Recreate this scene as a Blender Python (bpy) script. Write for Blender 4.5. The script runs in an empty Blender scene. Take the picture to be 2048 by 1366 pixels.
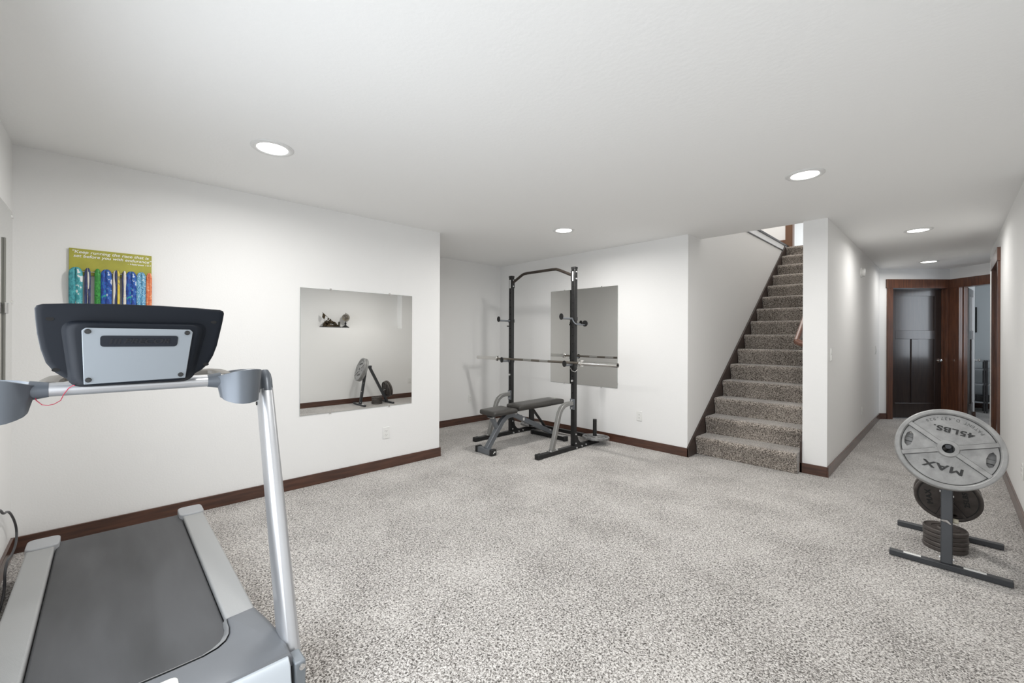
import bpy, bmesh, math, random
from mathutils import Vector, Matrix, noise
random.seed(7)
sc = bpy.context.scene
col = sc.collection
R = math.radians
# ------------------------------------------------------------------ camera
YAW, PITCH, ROLL, CH = R(46.149), R(0.0316), R(0.254), 1.3055
fw = Vector((-math.sin(YAW)*math.cos(PITCH), math.cos(YAW)*math.cos(PITCH), math.sin(PITCH)))
rt0 = Vector((math.cos(YAW), math.sin(YAW), 0)); up0 = rt0.cross(fw)
rt = rt0*math.cos(ROLL)+up0*math.sin(ROLL); up = up0*math.cos(ROLL)-rt0*math.sin(ROLL)
cd = bpy.data.cameras.new('camera'); cam = bpy.data.objects.new('camera', cd); col.objects.link(cam)
cd.sensor_width = 36; cd.lens = 841.86/2048*36; cd.shift_y = -9.55/2048; cd.clip_start = 0.02
cam.matrix_world = Matrix(((rt.x, up.x, -fw.x, 0), (rt.y, up.y, -fw.y, 0), (rt.z, up.z, -fw.z, CH), (0, 0, 0, 1)))
sc.camera = cam
# ------------------------------------------------------------------ world, exposure, large lights
w = bpy.data.worlds.new('world'); sc.world = w; w.use_nodes = True
w.node_tree.nodes['Background'].inputs[0].default_value = (0.75, 0.85, 1, 1)
w.node_tree.nodes['Background'].inputs[1].default_value = 0.6
sc.view_settings.view_transform = 'Standard'; sc.view_settings.look = 'None'
sc.view_settings.gamma = 1; sc.view_settings.exposure = 0.18; sc.view_settings.use_curve_mapping = False

def area(name, loc, direc, sx, sy, power, color=(1, 1, 1), parent=None, shape='RECTANGLE', spread=180):
    l = bpy.data.lights.new(name, 'AREA'); l.shape = shape; l.size = sx; l.size_y = sy
    l.energy = power; l.color = color; l.spread = R(spread)
    o = bpy.data.objects.new(name, l); col.objects.link(o)
    o.rotation_euler = Vector(direc).to_track_quat('-Z', 'Y').to_euler(); o.location = loc
    if parent: o.parent = parent
    return o
area('added_fill_light', (-1.20, -0.38, 1.10), (0, 1, 0.0), 2.0, 1.15, 31, (0.90, 0.95, 1.0), spread=165)  # added fill light behind the camera, not a known window
area('upstairs_light', (-2.2, 7.2, 5.1), (0, 0, -1), 3, 2.5, 72, (1, 0.97, 0.93))
area('upstairs_doorway_light', (-1.6, 10.6, 4.6), (0, -0.5, -1), 1.5, 1.5, 34, (0.92, 0.96, 1))
area('bedroom_fill_light', (1.45, 9.7, 1.6), (-1, 0.75, 0), 0.8, 1.3, 14, (0.85, 0.92, 1.0))  # added unseen light, aimed to brighten the white wall past the door
LAMP = 14.5
HALL = 7.5

# ------------------------------------------------------------------ materials
MATS = {}
def mat(name, color, rough=0.5, metal=0.0, noise_amt=0.0, scale=20, bump=0.0, bscale=None, coat=0.0, spec=None, stretch=None, color2=None, emis=None):
    if name in MATS: return MATS[name]
    m = bpy.data.materials.new(name); m.use_nodes = True; nt = m.node_tree
    b = nt.nodes['Principled BSDF']; L = nt.links.new
    b.inputs['Base Color'].default_value = (*color, 1); b.inputs['Roughness'].default_value = rough
    b.inputs['Metallic'].default_value = metal; b.inputs['Coat Weight'].default_value = coat
    if spec is not None: b.inputs['Specular IOR Level'].default_value = spec
    if emis: b.inputs['Emission Color'].default_value = (*emis[0], 1); b.inputs['Emission Strength'].default_value = emis[1]
    tc = nt.nodes.new('ShaderNodeTexCoord'); mp = nt.nodes.new('ShaderNodeMapping'); L(tc.outputs['Object'], mp.inputs[0])
    if stretch: mp.inputs['Scale'].default_value = stretch
    n = nt.nodes.new('ShaderNodeTexNoise'); n.inputs['Scale'].default_value = scale; n.inputs['Detail'].default_value = 4
    L(mp.outputs[0], n.inputs['Vector'])
    if noise_amt > 0 or color2:
        c2 = color2 or tuple(c*(1-noise_amt) for c in color)
        r = nt.nodes.new('ShaderNodeValToRGB'); r.color_ramp.elements[0].position = 0.35; r.color_ramp.elements[1].position = 0.65
        r.color_ramp.elements[0].color = (*c2, 1); r.color_ramp.elements[1].color = (*color, 1)
        L(n.outputs['Fac'], r.inputs[0]); L(r.outputs[0], b.inputs['Base Color'])
    if bump > 0:
        n2 = nt.nodes.new('ShaderNodeTexNoise'); n2.inputs['Scale'].default_value = bscale or scale; n2.inputs['Detail'].default_value = 3
        L(mp.outputs[0], n2.inputs['Vector'])
        bp = nt.nodes.new('ShaderNodeBump'); bp.inputs['Strength'].default_value = bump; bp.inputs['Distance'].default_value = 0.01
        L(n2.outputs['Fac'], bp.inputs['Height']); L(bp.outputs[0], b.inputs['Normal'])
    b.inputs['Coat Roughness'].default_value = 0.14
    MATS[name] = m
    return m

def carpet_mat(name, dark, mid, light):
    m = bpy.data.materials.new(name); m.use_nodes = True; nt = m.node_tree; L = nt.links.new
    b = nt.nodes['Principled BSDF']; b.inputs['Roughness'].default_value = 0.95; b.inputs['Specular IOR Level'].default_value = 0.1
    b.inputs['Sheen Weight'].default_value = 0.45; b.inputs['Sheen Roughness'].default_value = 0.35
    tc = nt.nodes.new('ShaderNodeTexCoord')
    n1 = nt.nodes.new('ShaderNodeTexNoise'); n1.inputs['Scale'].default_value = 125; n1.inputs['Detail'].default_value = 2.5; n1.inputs['Roughness'].default_value = 0.6
    n1.inputs['Distortion'].default_value = 0.9
    L(tc.outputs['Object'], n1.inputs['Vector'])
    n2 = nt.nodes.new('ShaderNodeTexNoise'); n2.inputs['Scale'].default_value = 2.3; n2.inputs['Detail'].default_value = 4
    L(tc.outputs['Object'], n2.inputs['Vector'])
    mx = nt.nodes.new('ShaderNodeMath'); mx.operation = 'MULTIPLY_ADD'; mx.inputs[1].default_value = 0.16
    L(n2.outputs['Fac'], mx.inputs[0]); L(n1.outputs['Fac'], mx.inputs[2])
    r = nt.nodes.new('ShaderNodeValToRGB'); e = r.color_ramp.elements
    e[0].position = 0.465; e[0].color = (*dark, 1); e[1].position = 0.68; e[1].color = (*light, 1)
    k = e.new(0.555); k.color = (*mid, 1)
    L(mx.outputs[0], r.inputs[0]); L(r.outputs[0], b.inputs['Base Color'])
    bp = nt.nodes.new('ShaderNodeBump'); bp.inputs['Strength'].default_value = 0.7; bp.inputs['Distance'].default_value = 0.012
    L(n1.outputs['Fac'], bp.inputs['Height']); L(bp.outputs[0], b.inputs['Normal'])
    return m

shaded_stair_carpet = carpet_mat('shaded_stair_carpet_pile', (0.048, 0.040, 0.034), (0.19, 0.163, 0.14), (0.58, 0.52, 0.46))  # floor carpet copied darker; the riser shade is put into its colour
shaded_stair_carpet.node_tree.nodes['Principled BSDF'].inputs['Sheen Weight'].default_value = 0.8

def wood_mat(name, c1, c2, axis='y', rough=0.38):
    st = {'x': (1.2, 14, 14), 'y': (14, 1.2, 14), 'z': (14, 14, 1.2)}[axis]
    return mat(name, c1, rough, 0, 0, 3.0, 0.02, 8, coat=0.6, stretch=st, color2=c2)

wallp = mat('wall_paint', (0.85, 0.848, 0.838), 0.75, bump=0.06, bscale=90)
ceilp = mat('ceiling_paint', (0.90, 0.90, 0.89), 0.85, bump=0.10, bscale=45)
carpet = carpet_mat('carpet_pile', (0.075, 0.066, 0.058), (0.37, 0.345, 0.32), (0.75, 0.72, 0.69))
wood_y = wood_mat('walnut_trim_y', (0.095, 0.038, 0.022), (0.05, 0.02, 0.012), 'y')
wood_x = wood_mat('walnut_trim_x', (0.095, 0.038, 0.022), (0.05, 0.02, 0.012), 'x')
wood_z = wood_mat('walnut_trim_z', (0.13, 0.048, 0.022), (0.07, 0.025, 0.013), 'z')
wood_door = wood_mat('walnut_door', (0.030, 0.018, 0.014), (0.018, 0.011, 0.010), 'z', 0.3)
wood_skirt = wood_mat('walnut_skirt', (0.04, 0.02, 0.014), (0.025, 0.013, 0.01), 'y', 0.5)
wood_rail = wood_mat('handrail_wood', (0.20, 0.09, 0.06), (0.12, 0.05, 0.03), 'y', 0.35)
mirror = mat('mirror_glass', (0.80, 0.80, 0.785), 0.005, 1.0)
mirror_edge = mat('mirror_edge', (0.35, 0.38, 0.36), 0.3, 0.3)
white_pl = mat('white_plastic', (0.82, 0.82, 0.80), 0.35)
grey_slot = mat('socket_slot', (0.12, 0.12, 0.12), 0.5)
white_trim = mat('light_trim', (0.75, 0.75, 0.74), 0.4)
lens = mat('lamp_lens', (1, 1, 1), 0.5, emis=((1, 0.985, 0.95), 7.0))
black_st = mat('black_steel', (0.018, 0.018, 0.018), 0.38, 0.3, bump=0.02, bscale=200)
black_rub = mat('black_rubber', (0.012, 0.012, 0.012), 0.6)
vinyl = mat('black_vinyl', (0.045, 0.042, 0.038), 0.32, bump=0.08, bscale=260)
grey_st = mat('graphite_steel', (0.20, 0.215, 0.235), 0.36, 0.55)
grey_arm = mat('pewter_steel', (0.30, 0.30, 0.29), 0.35, 0.65)
chrome = mat('chrome', (0.78, 0.77, 0.75), 0.12, 1.0)
satin = mat('satin_steel', (0.62, 0.61, 0.60), 0.3, 1.0)
bar_st = mat('bar_steel', (0.30, 0.27, 0.235), 0.38, 1.0)
bolt_st = mat('zinc_bolt', (0.75, 0.75, 0.75), 0.3, 0.7)
label_w = mat('sticker_white', (0.75, 0.75, 0.73), 0.5)
iron_g = mat('grey_iron', (0.33, 0.33, 0.325), 0.42, 0.2, noise_amt=0.25, scale=18, bump=0.15, bscale=80)
iron_d = mat('dark_iron', (0.095, 0.082, 0.075), 0.45, 0.25, noise_amt=0.25, scale=18, bump=0.12, bscale=80)
iron_l = mat('light_iron', (0.36, 0.36, 0.36), 0.35, 0.6, noise_amt=0.5, scale=25, bump=0.12, bscale=60)
ink = mat('black_lettering', (0.02, 0.02, 0.02), 0.5)
ink_g = mat('grey_lettering', (0.10, 0.10, 0.10), 0.5)
tree_st = mat('tree_steel', (0.052, 0.055, 0.06), 0.45, 0.25, bump=0.05, bscale=300)
shell = mat('console_plastic', (0.007, 0.009, 0.013), 0.5, bump=0.02, bscale=500, spec=0.16)
silver_p = mat('silver_plastic', (0.22, 0.243, 0.265), 0.42, 0.25)
silver_t = mat('silver_tube', (0.56, 0.57, 0.59), 0.30, 0.75)
cap_m = mat('end_cap_grey', (0.36, 0.37, 0.385), 0.45)
hood_m = mat('hood_grey', (0.17, 0.18, 0.195), 0.45, 0.25)
hood_l = mat('hood_lip_grey', (0.32, 0.325, 0.33), 0.45, 0.3)
holder_m = mat('holder_grey', (0.12, 0.135, 0.155), 0.36, 0.3)
front_m = mat('front_panel_silver', (0.50, 0.54, 0.58), 0.4, 0.2)
beige_g = mat('warm_grey_grip', (0.15, 0.14, 0.125), 0.5)
belt_m = mat('belt_rubber', (0.072, 0.074, 0.079), 0.5, noise_amt=0.4, scale=2.2, bump=0.05, bscale=300, stretch=(0.6, 3, 1))
rail_m = None

def rail_material():
    m = mat('footrail_ribbed', (0.35, 0.355, 0.355), 0.5)
    nt = m.node_tree; L = nt.links.new
    wv = nt.nodes.new('ShaderNodeTexWave'); wv.bands_direction = 'X'; wv.inputs['Scale'].default_value = 60
    tc = nt.nodes.new('ShaderNodeTexCoord'); L(tc.outputs['Object'], wv.inputs['Vector'])
    bp = nt.nodes.new('ShaderNodeBump'); bp.inputs['Strength'].default_value = 0.35; bp.inputs['Distance'].default_value = 0.003
    L(wv.outputs['Fac'], bp.inputs['Height']); L(bp.outputs[0], nt.nodes['Principled BSDF'].inputs['Normal'])
    return m
rail_m = rail_material()

# ------------------------------------------------------------------ mesh helpers
W = {}
def tag(o, label=None, cat=None, group=None, kind=None):
    if label: o['label'] = label
    if cat: o['category'] = cat
    if group: o['group'] = group
    if kind: o['kind'] = kind
    return o
def thing(name, label, cat, mw, group=None):
    o = bpy.data.objects.new(name, None); col.objects.link(o)
    if not isinstance(mw, Matrix): mw = Matrix.Translation(Vector(mw))
    o.matrix_world = mw; W[o] = mw.copy(); o.empty_display_size = 0.1
    return tag(o, label, cat, group)

class B:
    def __init__(s): s.bm = bmesh.new()
    def box(s, x0, x1, y0, y1, z0, z1, m=None):
        v = [s.bm.verts.new(p) for p in [(x0,y0,z0),(x1,y0,z0),(x1,y1,z0),(x0,y1,z0),(x0,y0,z1),(x1,y0,z1),(x1,y1,z1),(x0,y1,z1)]]
        for f in [(0,3,2,1),(4,5,6,7),(0,1,5,4),(1,2,6,5),(2,3,7,6),(3,0,4,7)]: s.bm.faces.new([v[i] for i in f])
        if m is not None:
            for a in v: a.co = m @ a.co
        return s
    def prism(s, pts, axis, a0, a1):
        """polygon pts (2D) extruded along axis between a0 and a1; 2D axes are the remaining ones in xyz order"""
        def P(p, a):
            return {'x': (a, p[0], p[1]), 'y': (p[0], a, p[1]), 'z': (p[0], p[1], a)}[axis]
        A = [s.bm.verts.new(P(p, a0)) for p in pts]; C = [s.bm.verts.new(P(p, a1)) for p in pts]
        n = len(pts); s.bm.faces.new(A); s.bm.faces.new(C[::-1])
        for i in range(n): s.bm.faces.new([A[i], C[i], C[(i+1) % n], A[(i+1) % n]])
        return s
    def ring(s, c, u, v, ru, rv, n, pw=2.0):
        out = []
        for i in range(n):
            t = 2*math.pi*i/n; ct, st = math.cos(t), math.sin(t)
            a = math.copysign(abs(ct)**(2/pw), ct); b_ = math.copysign(abs(st)**(2/pw), st)
            out.append(s.bm.verts.new(c+u*(a*ru)+v*(b_*rv)))
        return out
    def tube(s, path, r, n=16, pw=2.0, rv=None, side=None, cap=True):
        """sweep; side = fixed vector for the u axis (section half widths r along side, rv along the other)"""
        path = [Vector(p) for p in path]; rings = []
        rv = r if rv is None else rv
        pu = None
        for i, p in enumerate(path):
            a = path[max(i-1, 0)]; b_ = path[min(i+1, len(path)-1)]
            t1 = (p-a).normalized() if i > 0 else (b_-p).normalized(); t2 = (b_-p).normalized() if i < len(path)-1 else t1
            t = (t1+t2).normalized()
            if side is not None: u = Vector(side); u = (u-t*u.dot(t)).normalized()
            elif pu is None: u = t.orthogonal().normalized()
            else: u = (pu-t*pu.dot(t)).normalized()
            pu = u; v = t.cross(u)
            sc_ = 1/max(0.5, t.dot(t1))
            rr = r[i] if isinstance(r, (list, tuple)) else r; rw = rv[i] if isinstance(rv, (list, tuple)) else rv
            rings.append(s.ring(p, u, v, rr, rw*(sc_ if side is not None else 1), n, pw))
        for A, C in zip(rings, rings[1:]):
            for i in range(n): s.bm.faces.new([A[i], A[(i+1) % n], C[(i+1) % n], C[i]])
        if cap: s.bm.faces.new(rings[0][::-1]); s.bm.faces.new(rings[-1])
        return s
    def beam(s, path, hw, hd, side):
        """rectangular section, sharp"""
        path = [Vector(p) for p in path]; rings = []
        sd = Vector(side)
        for i, p in enumerate(path):
            a = path[max(i-1, 0)]; b_ = path[min(i+1, len(path)-1)]
            t1 = (p-a).normalized() if i > 0 else (b_-p).normalized(); t2 = (b_-p).normalized() if i < len(path)-1 else t1
            t = (t1+t2).normalized(); u = (sd-t*sd.dot(t)).normalized(); v = t.cross(u); k = 1/max(0.5, t.dot(t1))
            rings.append([s.bm.verts.new(p+u*(a_*hw)+v*(b2*hd*k)) for a_, b2 in ((-1,-1),(1,-1),(1,1),(-1,1))])
        for A, C in zip(rings, rings[1:]):
            for i in range(4): s.bm.faces.new([A[i], A[(i+1) % 4], C[(i+1) % 4], C[i]])
        s.bm.faces.new(rings[0][::-1]); s.bm.faces.new(rings[-1])
        return s
    def cyl(s, p0, p1, r, n=20, r2=None): 
        return s.tube([p0, p1], [r, r if r2 is None else r2], n)
    def lathe(s, prof, n=48, m=None, closed=True):
        """prof: (r,z) list revolved about z"""
        m = m or Matrix.Identity(4); rings = []
        for r, z in prof:
            if r < 1e-6: rings.append([s.bm.verts.new(m @ Vector((0, 0, z)))]*n)
            else: rings.append([s.bm.verts.new(m @ Vector((r*math.cos(2*math.pi*i/n), r*math.sin(2*math.pi*i/n), z))) for i in range(n)])
        pairs = list(zip(rings, rings[1:]))
        if closed: pairs.append((rings[-1], rings[0]))
        for A, C in pairs:
            for i in range(n):
                q = [A[i], A[(i+1) % n], C[(i+1) % n], C[i]]; u = []
                for x in q:
                    if x not in u: u.append(x)
                if len(u) > 2:
                    try: s.bm.faces.new(u)
                    except ValueError: pass
        return s
    def loft(s, loops, cap0=True, cap1=True):
        rr = [[s.bm.verts.new(p) for p in l] for l in loops]; n = len(rr[0])
        for A, C in zip(rr, rr[1:]):
            for i in range(n): s.bm.faces.new([A[i], A[(i+1) % n], C[(i+1) % n], C[i]])
        if cap0: s.bm.faces.new(rr[0][::-1])
        if cap1: s.bm.faces.new(rr[-1])
        return s
    def ball(s, c, r, sx=1, sy=1, sz=1, n=16):
        bmesh.ops.create_uvsphere(s.bm, u_segments=n, v_segments=n//2, radius=r, matrix=Matrix.Translation(Vector(c)) @ Matrix.Diagonal((sx, sy, sz, 1)))
        return s
    def build(s, name, m, parent=None, smooth=True, bevel=0.0, seg=2, local=False, label=None, cat=None, group=None, kind=None, angle=35):
        bmesh.ops.recalc_face_normals(s.bm, faces=s.bm.faces)
        me = bpy.data.meshes.new(name)
        if not local and parent is not None: s.bm.transform(W[parent].inverted())
        off = Matrix.Identity(4)
        if parent is None and kind != 'structure':
            xs = [v.co for v in s.bm.verts]
            c = Vector(((min(p.x for p in xs)+max(p.x for p in xs))/2, (min(p.y for p in xs)+max(p.y for p in xs))/2, min(p.z for p in xs)))
            off = Matrix.Translation(c); s.bm.transform(off.inverted())
        s.bm.to_mesh(me); s.bm.free(); me.materials.append(m)
        o = bpy.data.objects.new(name, me); col.objects.link(o)
        if parent is not None: o.parent = parent; W[o] = W[parent]
        else: o.matrix_world = off; W[o] = off
        if smooth:
            me.polygons.foreach_set('use_smooth', [True]*len(me.polygons))
            if hasattr(me, 'set_sharp_from_angle'): me.set_sharp_from_angle(angle=R(angle))
        if bevel > 0:
            md = o.modifiers.new('bevel', 'BEVEL'); md.width = bevel; md.segments = seg; md.limit_method = 'ANGLE'; md.angle_limit = R(40)
        return tag(o, label, cat, group, kind)

def struct(name, b, m, bevel=0.0, smooth=False):
    return b.build(name, m, None, smooth, bevel, kind='structure')

def text_bm(body, size, extrude, mw, shear=0.0, spacing=1.0, align='CENTER', offset=0.0, width=None, bold=0.0):
    c = bpy.data.curves.new('t', 'FONT'); c.body = body; c.size = size; c.extrude = extrude; c.shear = shear
    c.space_character = spacing; c.align_x = align; c.align_y = 'CENTER'; c.offset = offset
    o = bpy.data.objects.new('t', c); col.objects.link(o)
    dg = bpy.context.evaluated_depsgraph_get(); me = bpy.data.meshes.new_from_object(o.evaluated_get(dg))
    b = B(); b.bm.from_mesh(me); bpy.data.objects.remove(o); bpy.data.curves.remove(c); bpy.data.meshes.remove(me)
    if width:
        xs = [v.co.x for v in b.bm.verts]; k = width/(max(xs)-min(xs)); b.bm.transform(Matrix.Diagonal((k, 1, 1, 1)))
    if bold:
        g = bmesh.ops.duplicate(b.bm, geom=b.bm.verts[:]+b.bm.edges[:]+b.bm.faces[:])
        bmesh.ops.translate(b.bm, verts=[e for e in g['geom'] if isinstance(e, bmesh.types.BMVert)], vec=(bold*0.5, bold*0.9, 0.0001))
        g2 = bmesh.ops.duplicate(b.bm, geom=b.bm.verts[:]+b.bm.edges[:]+b.bm.faces[:])
        bmesh.ops.translate(b.bm, verts=[e for e in g2['geom'] if isinstance(e, bmesh.types.BMVert)], vec=(bold, 0, 0.00015))
    b.bm.transform(mw)
    return b
def frame(o, x, y):
    """matrix with local x, y axes and origin"""
    x = Vector(x).normalized(); y = Vector(y); y = (y-x*y.dot(x)).normalized(); z = x.cross(y)
    return Matrix(((x.x, y.x, z.x, o[0]), (x.y, y.y, z.y, o[1]), (x.z, y.z, z.z, o[2]), (0, 0, 0, 1)))

# ------------------------------------------------------------------ the room
H = 2.44
XA, Y0, Y1, XB, YC, XD, YO, XE1, XE2, YG, XR = -3.868, -0.412, 2.618, -5.056, 4.584, -1.991, 4.925, -0.994, -0.799, 4.879, 0.362
Z2 = 2.915
struct('floor', B().box(-5.3, 3.0, -0.7, 13.0, -0.12, 0), carpet)
struct('wall_left', B().box(-5.25, XA, Y0-0.15, Y1, 0, H), wallp)
struct('wall_recess', B().box(-5.25, XB, Y1, YC+0.2, 0, H), wallp)
struct('wall_back', B().box(XB, XD, YC, YC+0.16, 0, H), wallp)
struct('wall_stair_left', B().box(XD-0.16, XD, YC+0.16, 8.7, 0, 2.80), wallp)
struct('wall_hall_left', B().box(XE1, XE2, YG, 9.03, 0, H), wallp)
cb = B()
cb.box(-5.3, 3.0, -0.7, YO, H, Z2); cb.box(-5.3, XD-0.16, YO, 8.7, H, 2.80); cb.box(XE1, 3.0, YO, 13.0, H, Z2); cb.box(-3.0, XE1, 8.75, 13, H, Z2)
struct('ceiling', cb, ceilp)
# near wall behind the camera; its unseen window is added for the fill light
nb = B(); nb.box(XA, -2.25, Y0-0.15, Y0, 0, H); nb.box(-2.25, -0.15, Y0-0.15, Y0, 0, 0.5); nb.box(-2.25, -0.15, Y0-0.15, Y0, 1.7, H); nb.box(-0.15, XR+0.4, Y0-0.15, Y0, 0, H)
struct('wall_near', nb, wallp)
wf = B()
for x in (-2.25, -1.22, -0.19): wf.box(x, x+0.04, Y0-0.12, Y0-0.06, 0.5, 1.7)
wf.box(-2.25, -0.15, Y0-0.12, Y0-0.06, 0.5, 0.54); wf.box(-2.25, -0.15, Y0-0.12, Y0-0.06, 1.66, 1.7)
struct('added_window', wf, white_pl)
# right wall: low wall with a deep ledge near the camera, full height further on, a doorway, then its end
LED, YL, DT_ = 1.47, 4.515, 2.125
rb = B(); rb.box(XR, XR+0.45, Y0, YL, 0, LED); rb.box(XR+0.20, XR+0.45, Y0, YL, LED, H); rb.box(XR, XR+0.45, YL, 6.771, 0, H)
rb.box(XR, XR+0.14, 6.771, 7.619, DT_+0.019, H); rb.box(XR, XR+0.14, 7.619, 8.35, 0, H)
struct('wall_right', rb, wallp)
# beyond the doorway in the right wall
rb = B(); rb.box(XR+0.45, XR+0.5, 6.4, 7.9, 0, H)
struct('wall_closet', rb, wallp)

def E(lat, dep):
    return Vector((math.cos(YAW)*lat-math.sin(YAW)*dep, math.sin(YAW)*lat+math.cos(YAW)*dep, 0))
EX = (E(1, 0)-E(0, 0)).normalized(); ED = (E(0, 1)-E(0, 0)).normalized()
DD, LC = 6.83, 7.10      # end wall distance, corner position
M1 = frame(E(LC, DD), EX, (0, 0, 1))     # local x: along the end wall (negative to the left), y: up, z: towards the camera
M1 = Matrix((( EX.x, ED.x, 0, E(LC, DD).x), (EX.y, ED.y, 0, E(LC, DD).y), (0, 0, 1, 0), (0, 0, 0, 1)))  # x right, y away, z up
DL, DR, DT = -0.935, -0.055, 2.125
def mbox(b, m, x0, x1, y0, y1, z0, z1): return b.box(x0, x1, y0, y1, z0, z1, m)
b = B(); mbox(b, M1, -1.35, DL-0.02, 0, 0.12, 0, H); mbox(b, M1, DL-0.02, DR+0.02, 0, 0.12, DT+0.02, H); mbox(b, M1, DR+0.02, 0.0, 0, 0.12, 0, H)
struct('wall_hall_end', b, wallp)
# second angled wall, comes back towards the camera: local x = towards camera, y = away to the right
M2 = Matrix(((-ED.x, EX.x, 0, E(LC, DD).x), (-ED.y, EX.y, 0, E(LC, DD).y), (0, 0, 1, 0), (0, 0, 0, 1)))
b = B(); mbox(b, M2, 0, 0.141, 0, 0.12, 0, H); mbox(b, M2, 0.141, 0.98, 0, 0.12, DT+0.019, H); mbox(b, M2, 0.98, 1.9, 0, 0.12, 0, H)
struct('wall_hall_corner', b, wallp)
# casings
def casing(n, M, x0, x1, wl=0.09, wr=0.09, depth=0.13, headl=0.015, headr=0.015, out=-0.02):
    b = B(); mbox(b, M, x0-wl, x0, out, 0, 0, DT); mbox(b, M, x1, x1+wr, out, 0, 0, DT)
    mbox(b, M, x0-wl-headl, x1+wr+headr, out-0.006, 0, DT, DT+0.142)
    mbox(b, M, x0-0.018, x0, 0, depth, 0, DT); mbox(b, M, x1, x1+0.018, 0, depth, 0, DT); mbox(b, M, x0-0.018, x1+0.018, 0, depth, DT, DT+0.018)
    mbox(b, M, x0, x0+0.012, 0.045, 0.07, 0, DT); mbox(b, M, x1-0.012, x1, 0.045, 0.07, 0, DT)
    struct('trim_%d' % n, b, wood_z, 0.002)
casing(1, M1, DL, DR, wr=0.053, headr=0.0)
casing(2, M2, 0.16, 0.96, wl=0.158, headl=0.0)
M3 = Matrix(((0, 1, 0, XR), (1, 0, 0, 0), (0, 0, 1, 0), (0, 0, 0, 1)))   # local x = world y, y = world x
casing(3, M3, 6.79, 7.60, depth=0.14)
# door 1: three panel door
def door(n, M, x0, x1, z0, z1, y, th, handle_x):
    o = bpy.data.objects.new('door_%d' % n, None); col.objects.link(o); W[o] = Matrix.Identity(4); o['kind'] = 'structure'
    st = 0.115
    b = B(); mbox(b, M, x0, x0+st, y, y+th, z0, z1); mbox(b, M, x1-st, x1, y, y+th, z0, z1)
    for a, c in ((z0, z0+0.24), (1.30, 1.44), (z1-0.115, z1)): mbox(b, M, x0+st, x1-st, y, y+th, a, c)
    xm = (x0+x1)/2; mbox(b, M, xm-0.055, xm+0.055, y, y+th, z0+0.24, 1.30)
    b.build('door_frame', wood_door, o, False, 0.003)
    for a, c, d, e in ((x0+st, x1-st, 1.44, z1-0.115), (x0+st, xm-0.055, z0+0.24, 1.30), (xm+0.055, x1-st, z0+0.24, 1.30)):
        q = B(); mbox(q, M, a, c, y+0.014, y+th-0.014, d, e); q.build('door_panel', wood_door, o, False)
    q = B(); c = M @ Vector((handle_x, y, 0.95)); nrm = (M.to_3x3() @ Vector((0, -1, 0)))
    q.tube([c+nrm*0.0, c+nrm*0.008, c+nrm*0.01, c+nrm*0.04, c+nrm*0.045, c+nrm*0.065, c+nrm*0.072], [0.032, 0.032, 0.012, 0.012, 0.026, 0.026, 0.012], 20)
    q.build('door_handle', chrome, o)
    return o
door(1, M1, DL+0.004, DR-0.004, 0.012, DT-0.004, 0.07, 0.035, DR-0.065)
# door 2: open, swung into the room beyond
hp = E(LC+0.125, 6.66); far = E(7.80, 7.10)
dx = (far-hp).normalized(); dn = Vector((dx.y, -dx.x, 0))
MD = Matrix(((dx.x, -dn.x, 0, hp.x), (dx.y, -dn.y, 0, hp.y), (0, 0, 1, 0), (0, 0, 0, 1)))
door(2, MD, 0.0, 0.80, 0.012, DT-0.01, 0.0, 0.035, 0.735)
# door 3: closed leaf in the right wall, recessed
door(3, M3, 6.794, 7.596, 0.012, DT-0.004, 0.085, 0.035, 6.87)
# baseboards
BH, BT = 0.096, 0.014
def bb(name, *boxes, m=wood_y):
    b = B()
    for q in boxes: b.box(*q, 0, BH)
    struct(name, b, m, 0.002)
bb('baseboard_left', (XA, XA+BT, Y0, Y1+BT))
bb('baseboard_left_return', (XB, XA, Y1, Y1+BT), m=wood_x)
bb('baseboard_recess', (XB, XB+BT, Y1+BT, YC))
bb('baseboard_back', (XB+BT, XD+BT, YC-BT, YC), m=wood_x)
bb('baseboard_near', (XA+BT, -0.1, Y0, Y0+BT), m=wood_x)
bb('baseboard_right', (XR-BT, XR, Y0+BT, 6.695), (XR-BT, XR, 7.695, 8.35))
bb('baseboard_hall_left', (XE2, XE2+BT, YG-BT, 8.98))
bb('baseboard_column', (XE1-0.02, XE2, YG-BT, YG), m=wood_x)
b = B(); mbox(b, M1, -1.16, DL-0.092, -BT, 0, 0, BH); struct('baseboard_hall_end', b, wood_x, 0.002)
# room beyond the open door
struct('wall_bedroom', B().box(-0.1, 0.283, 10.40, 10.52, 0, H).box(0.163, 0.283, 10.52, 11.9, 0, H), wallp)
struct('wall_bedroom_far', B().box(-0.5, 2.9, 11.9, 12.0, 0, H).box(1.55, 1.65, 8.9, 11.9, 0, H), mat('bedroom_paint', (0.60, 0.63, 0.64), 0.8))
bb('baseboard_bedroom', (-0.1, 0.283, 10.386, 10.40), (0.283, 0.297, 10.386, 11.9), m=wood_x)
bb('baseboard_bedroom_far', (0.297, 1.5, 11.886, 11.9), m=wood_x)

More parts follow.
